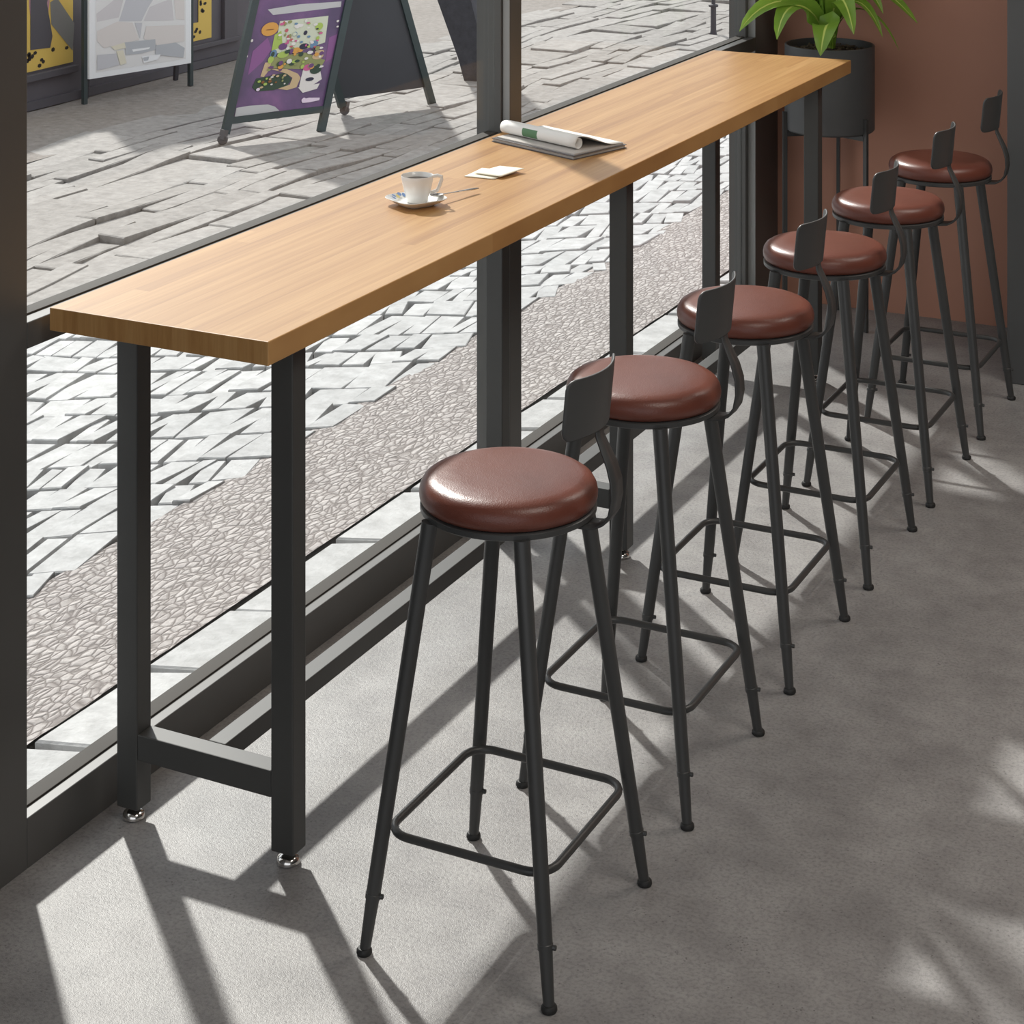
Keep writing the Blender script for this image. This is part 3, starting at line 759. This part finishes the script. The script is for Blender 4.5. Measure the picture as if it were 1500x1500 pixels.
ART = [
 ('a_grey', [(.156, .676), (.49, .689), (.928, .684), (.933, .655), (.579, .649), (.225, .644)]),
 ('a_magenta', [(.10, .342), (.095, .464), (.22, .528), (.289, .465), (.225, .405)]), ('a_magenta', [(.876, .496), (.958, .51), (.952, .384), (.889, .363)]),
 ('a_pale', [(.311, .608), (.819, .613), (.842, .472), (.59, .44), (.32, .44)]), ('a_lime', [(.285, .539), (.348, .557), (.398, .473), (.289, .455)]),
 ('a_olive', [(.301, .422), (.652, .429), (.883, .377), (.854, .343), (.638, .344), (.319, .365)]),
 ('a_green', [(.17, .276), (.193, .32), (.309, .324), (.489, .335), (.567, .296), (.532, .263), (.397, .249), (.222, .253)]),
 ('a_tan', [(.231, .328), (.249, .397), (.318, .4), (.304, .352), (.268, .323)]),
 ('a_tan', [(.32, .362), (.493, .352), (.62, .321), (.658, .298), (.636, .25), (.541, .241), (.444, .254), (.558, .268), (.571, .302), (.504, .327)]),
 ('a_white', [(.663, .304), (.668, .357), (.744, .363), (.839, .344), (.889, .278), (.832, .26), (.697, .225), (.662, .255)]),
 ('a_white', [(.651, .249), (.876, .257), (.859, .23), (.714, .217)]), ('a_lilac', [(.715, .182), (.791, .188), (.909, .181), (.909, .168), (.803, .163), (.732, .164)]),
 ('a_grey', [(.056, .134), (.055, .18), (.184, .183), (.372, .178), (.449, .163), (.508, .138)])]
DOTS = [('a_orange', .222, .571, .088, .036), ('a_brown', .225, .568, .045, .003), ('a_red', .441, .521, .025, .012), ('a_blue', .50, .532, .022, .012), ('a_dark', .607, .534, .02, .012),
        ('a_purple', .398, .473, .045, .018), ('a_dark', .623, .462, .05, .016), ('a_blue', .727, .471, .04, .017), ('a_lime', .417, .43, .06, .017), ('a_orange', .545, .445, .045, .016),
        ('a_blue', .315, .439, .035, .022), ('a_tan', .792, .403, .06, .018), ('a_lime', .30, .41, .03, .02), ('a_pink', .708, .348, .05, .017), ('a_dark', .757, .285, .045, .010),
        ('a_tan', .80, .425, .05, .01), ('a_white', .36, .60, .04, .006), ('a_white', .52, .575, .05, .010), ('a_lime', .74, .56, .04, .02), ('a_white', .06, .52, .012, .008), ('a_white', .93, .58, .015, .006),
        ('a_white', .045, .44, .008, .006), ('a_white', .94, .55, .014, .005), ('a_lilac', .235, .262, .02, .008), ('a_green', .80, .33, .06, .02), ('a_lilac', .74, .178, .022, .013)]
r9 = random.Random(17)
for k in range(46):                        # the small flecks of colour in the printed picture
    DOTS.append((r9.choice(['a_lime', 'a_white', 'a_blue', 'a_red', 'a_dark', 'a_pale', 'a_olive', 'a_white', 'a_pink']), r9.uniform(.33, .80), r9.uniform(.45, .60), r9.uniform(.010, .024), r9.uniform(.004, .010)))
for k in range(40):
    DOTS.append((r9.choice(['a_lime', 'a_tan', 'a_olive', 'a_green', 'a_orange', 'a_white', 'a_purple', 'a_green']), r9.uniform(.28, .86), r9.uniform(.345, .45), r9.uniform(.012, .032), r9.uniform(.005, .013)))
for k in range(16):
    DOTS.append((r9.choice(['a_lime', 'a_tan', 'a_olive', 'a_white', 'a_brown']), r9.uniform(.22, .52), r9.uniform(.27, .33), r9.uniform(.010, .02), r9.uniform(.003, .008)))
names = sorted({a[0] for a in ART} | {d[0] for d in DOTS}); bm = B()
for i, (m, pts) in enumerate(ART):
    f = bm.faces.new([bm.verts.new(F(u, h, .001 + .0002 * i)) for u, h in pts]); f.material_index = names.index(m)
for i, (m, u, h, ru, rh) in enumerate(DOTS):
    f = bm.faces.new([bm.verts.new(F(u + ru * math.cos(a), h + rh * math.sin(a), .004 + .00003 * i)) for a in [2 * PI * k / 14 for k in range(14)]]); f.material_index = names.index(m)
o = obj('picture', bm, names, po); o['label'] = 'printed picture with an orange badge and a white mark'
Rf = lambda u, h, k=0: RR + W * (u - 1) + RU * h + NF * k
for u in (0, 1):
    bm = B(); beam(bm, Rf(u, .0 if u else .05), Rf(u, HA), .042, .03, W); obj('rear_leg', bm, 'board_green', ab)
pane('rear_panel', [(0, .095), (1, .105), (1, HA - .05), (0, HA - .05)], .008, 'board_black', ab, Rf)['label'] = 'plain dark rear panel'
for p in (F(0, 0), Rf(0, 0)):
    bm = B(); q = Vector((p.x, p.y, .028)); lathe(bm, [(0, -.011), (.024, -.011), (.028, -.006), (.028, .006), (.024, .011), (0, .011)], 20, axis=frame_z(Vector((.5, -.85, 0))), org=q)
    beam(bm, q + Vector((0, 0, .0)), q + Vector((.006, .01, .05)), .03, .034, (1, 0, 0)); obj('caster', bm, 'caster', ab, 40)

wb = thing('poster_board', 'white-bordered pale poster board on thin dark legs before the shop wall', 'sign board', (-7.452, 9.408, 0))
W2 = Vector((.185, .795, 0)); N2 = Vector((.795, -.185, 0)).normalized()
G = lambda u, h, k=0: W2 * u + Vector((0, 0, h)) + N2 * k
for u in (0.0, 1.0):
    bm = B(); beam(bm, G(u, 0, -.02), G(u, 1.15, -.02), .026, .026, W2); obj('leg', bm, 'board_green', wb)
for p, q in (((-.135, .16, 0), (.02, .06, 1.1)), ((-.043, .933, 0), (.17, .76, 1.1))):
    bm = B(); beam(bm, p, q, .028, .02, W2); obj('leg', bm, 'board_black', wb)
def panel(name, poly, k0, k1, mat, parent, f):
    bm = B(); prism(bm, poly, lambda u, h: f(u, h, k0), lambda u, h: f(u, h, k1)); return obj(name, bm, mat, parent)
pn = panel('panel', [(.012, .147), (.973, .146), (.973, 1.15), (.012, 1.15)], -.005, .012, 'b_white', wb, G); pn['label'] = 'white bordered panel'
ART2 = [('b_ground', [(.068, .181), (.919, .177), (.919, 1.1), (.068, 1.1)]), ('b_a', [(.074, .525), (.343, .64), (.28, .487), (.08, .477)]), ('b_b', [(.343, .584), (.70, .65), (.555, .525), (.49, .445), (.28, .463)]),
        ('b_a', [(.51, .445), (.57, .525), (.78, .56), (.80, .425)]), ('b_c', [(.82, .43), (.80, .56), (.905, .56), (.905, .417)]), ('b_c', [(.08, .424), (.267, .464), (.407, .444), (.471, .336), (.142, .318), (.08, .364)]), ('b_b', [(.426, .442), (.497, .436), (.477, .343)]),
        ('b_c', [(.509, .34), (.535, .412), (.905, .387), (.905, .287), (.64, .287)]), ('b_b', [(.08, .284), (.254, .275), (.28, .203), (.08, .192)]), ('b_d', [(.33, .333), (.62, .326), (.626, .263), (.49, .252), (.343, .258)]),
        ('b_white', [(.40, .285), (.57, .283), (.56, .272), (.41, .270)]), ('b_e', [(.204, .32), (.33, .333), (.343, .299), (.242, .296)]), ('b_e', [(.254, .291), (.318, .289), (.349, .209), (.292, .202)]),
        ('b_d', [(.626, .288), (.818, .287), (.905, .245), (.892, .188), (.62, .231)]), ('b_white', [(.49, .235), (.672, .23), (.64, .2), (.509, .193)]), ('b_d', [(.50, .225), (.56, .228), (.55, .205), (.51, .205)])]
names = sorted({a[0] for a in ART2}); bm = B()
for i, (m, pts) in enumerate(ART2):
    f = bm.faces.new([bm.verts.new(G(u, h, .0128 + .0003 * i)) for u, h in pts]); f.material_index = names.index(m)
obj('picture', bm, names, pn)['label'] = 'pale grey collage of pictures'

# leaning stone post
ps = Vector((-5.745, 11.19, 0)); dv = Vector((-.325, -.02, 1)); bm = B(); prev = None
for h, w, d in ((0, .100, .09), (.03, .100, .09), (.14, .098, .088), (.62, .128, .10), (1.02, .128, .10), (1.06, .10, .075)):
    ring = [bm.verts.new(dv * h + Vector((a * w, b * d, 0))) for a, b in ((-1, -1), (1, -1), (1, 1), (-1, 1))]
    if prev:
        for i in range(4): bm.faces.new((prev[i], prev[(i + 1) % 4], ring[(i + 1) % 4], ring[i]))
    else: bm.faces.new(ring[::-1])
    prev = ring
bm.faces.new(prev)
post = tag(obj('stone_post', bm, 'leaning_stone', loc=tuple(ps)), 'dark leaning stone post in the street, left of the window mullion', 'post')
# iron bollard
bo = thing('bollard', 'thin dark iron bollard standing in the street, seen through the right window', 'bollard', (-5.17, 13.7, 0))
bm = B(); lathe(bm, [(0, 0), (.026, 0), (.024, .01), (.021, .03), (.020, .205), (0, .205)], 20); obj('post_base', bm, 'bollard_iron', bo, 40)
bm = B(); lathe(bm, [(0, .20), (.034, .20), (.036, .207), (.034, .215), (.02, .22), (0, .22)], 20); obj('collar', bm, 'bollard_iron', bo, 40)
bm = B(); lathe(bm, [(0, .215), (.014, .215), (.013, .86), (.02, .87), (.024, .89), (.02, .91), (0, .92)], 20); obj('rod', bm, 'bollard_iron', bo, 40)

# ------------------------------------------------------------------ light
SUN, SKY, EXPO = 5.0, 1.25, -.16
for i, (lx, ly) in enumerate(((.2, 2.6), (-.2, 5.6))):   # unseen fill lights, added to lift the indoor shade
    al = bpy.data.lights.new('fill_light', 'AREA'); al.shape = 'SQUARE'; al.size = 1.2; al.energy = 36; al.color = (1, .93, .84)
    ao = bpy.data.objects.new('fill_light', al); C.objects.link(ao); ao.location = (lx, ly, 3.07)
sl = bpy.data.lights.new('sun', 'SUN'); sl.energy = SUN; sl.angle = math.radians(2.2); sl.color = (1, .965, .915)
so = bpy.data.objects.new('sun', sl); C.objects.link(so)
so.rotation_euler = Vector((1.0, -.9, -1.0)).to_track_quat('-Z', 'Y').to_euler(); so.location = (-8, 8, 8)
w = bpy.data.worlds.new('sky'); SC.world = w; w.use_nodes = True
bg = w.node_tree.nodes['Background']; bg.inputs['Color'].default_value = (.93, .96, 1.0, 1); bg.inputs['Strength'].default_value = SKY

# ------------------------------------------------------------------ camera
cd = bpy.data.cameras.new('camera'); co = bpy.data.objects.new('camera', cd); C.objects.link(co)
co.location = (0, 0, 2.12); co.rotation_euler = (PI / 2, 0, math.radians(26.41))
cd.sensor_width = 36; cd.lens = 2938 / 1500 * 36; cd.shift_y = -(750 + 377.5) / 1500
SC.camera = co
SC.view_settings.view_transform = 'Standard'; SC.view_settings.look = 'None'; SC.view_settings.gamma = 1
SC.view_settings.use_curve_mapping = False; SC.view_settings.exposure = EXPO
SC.cycles.use_denoising = True
SC.cycles.max_bounces = 8; SC.cycles.transparent_max_bounces = 12
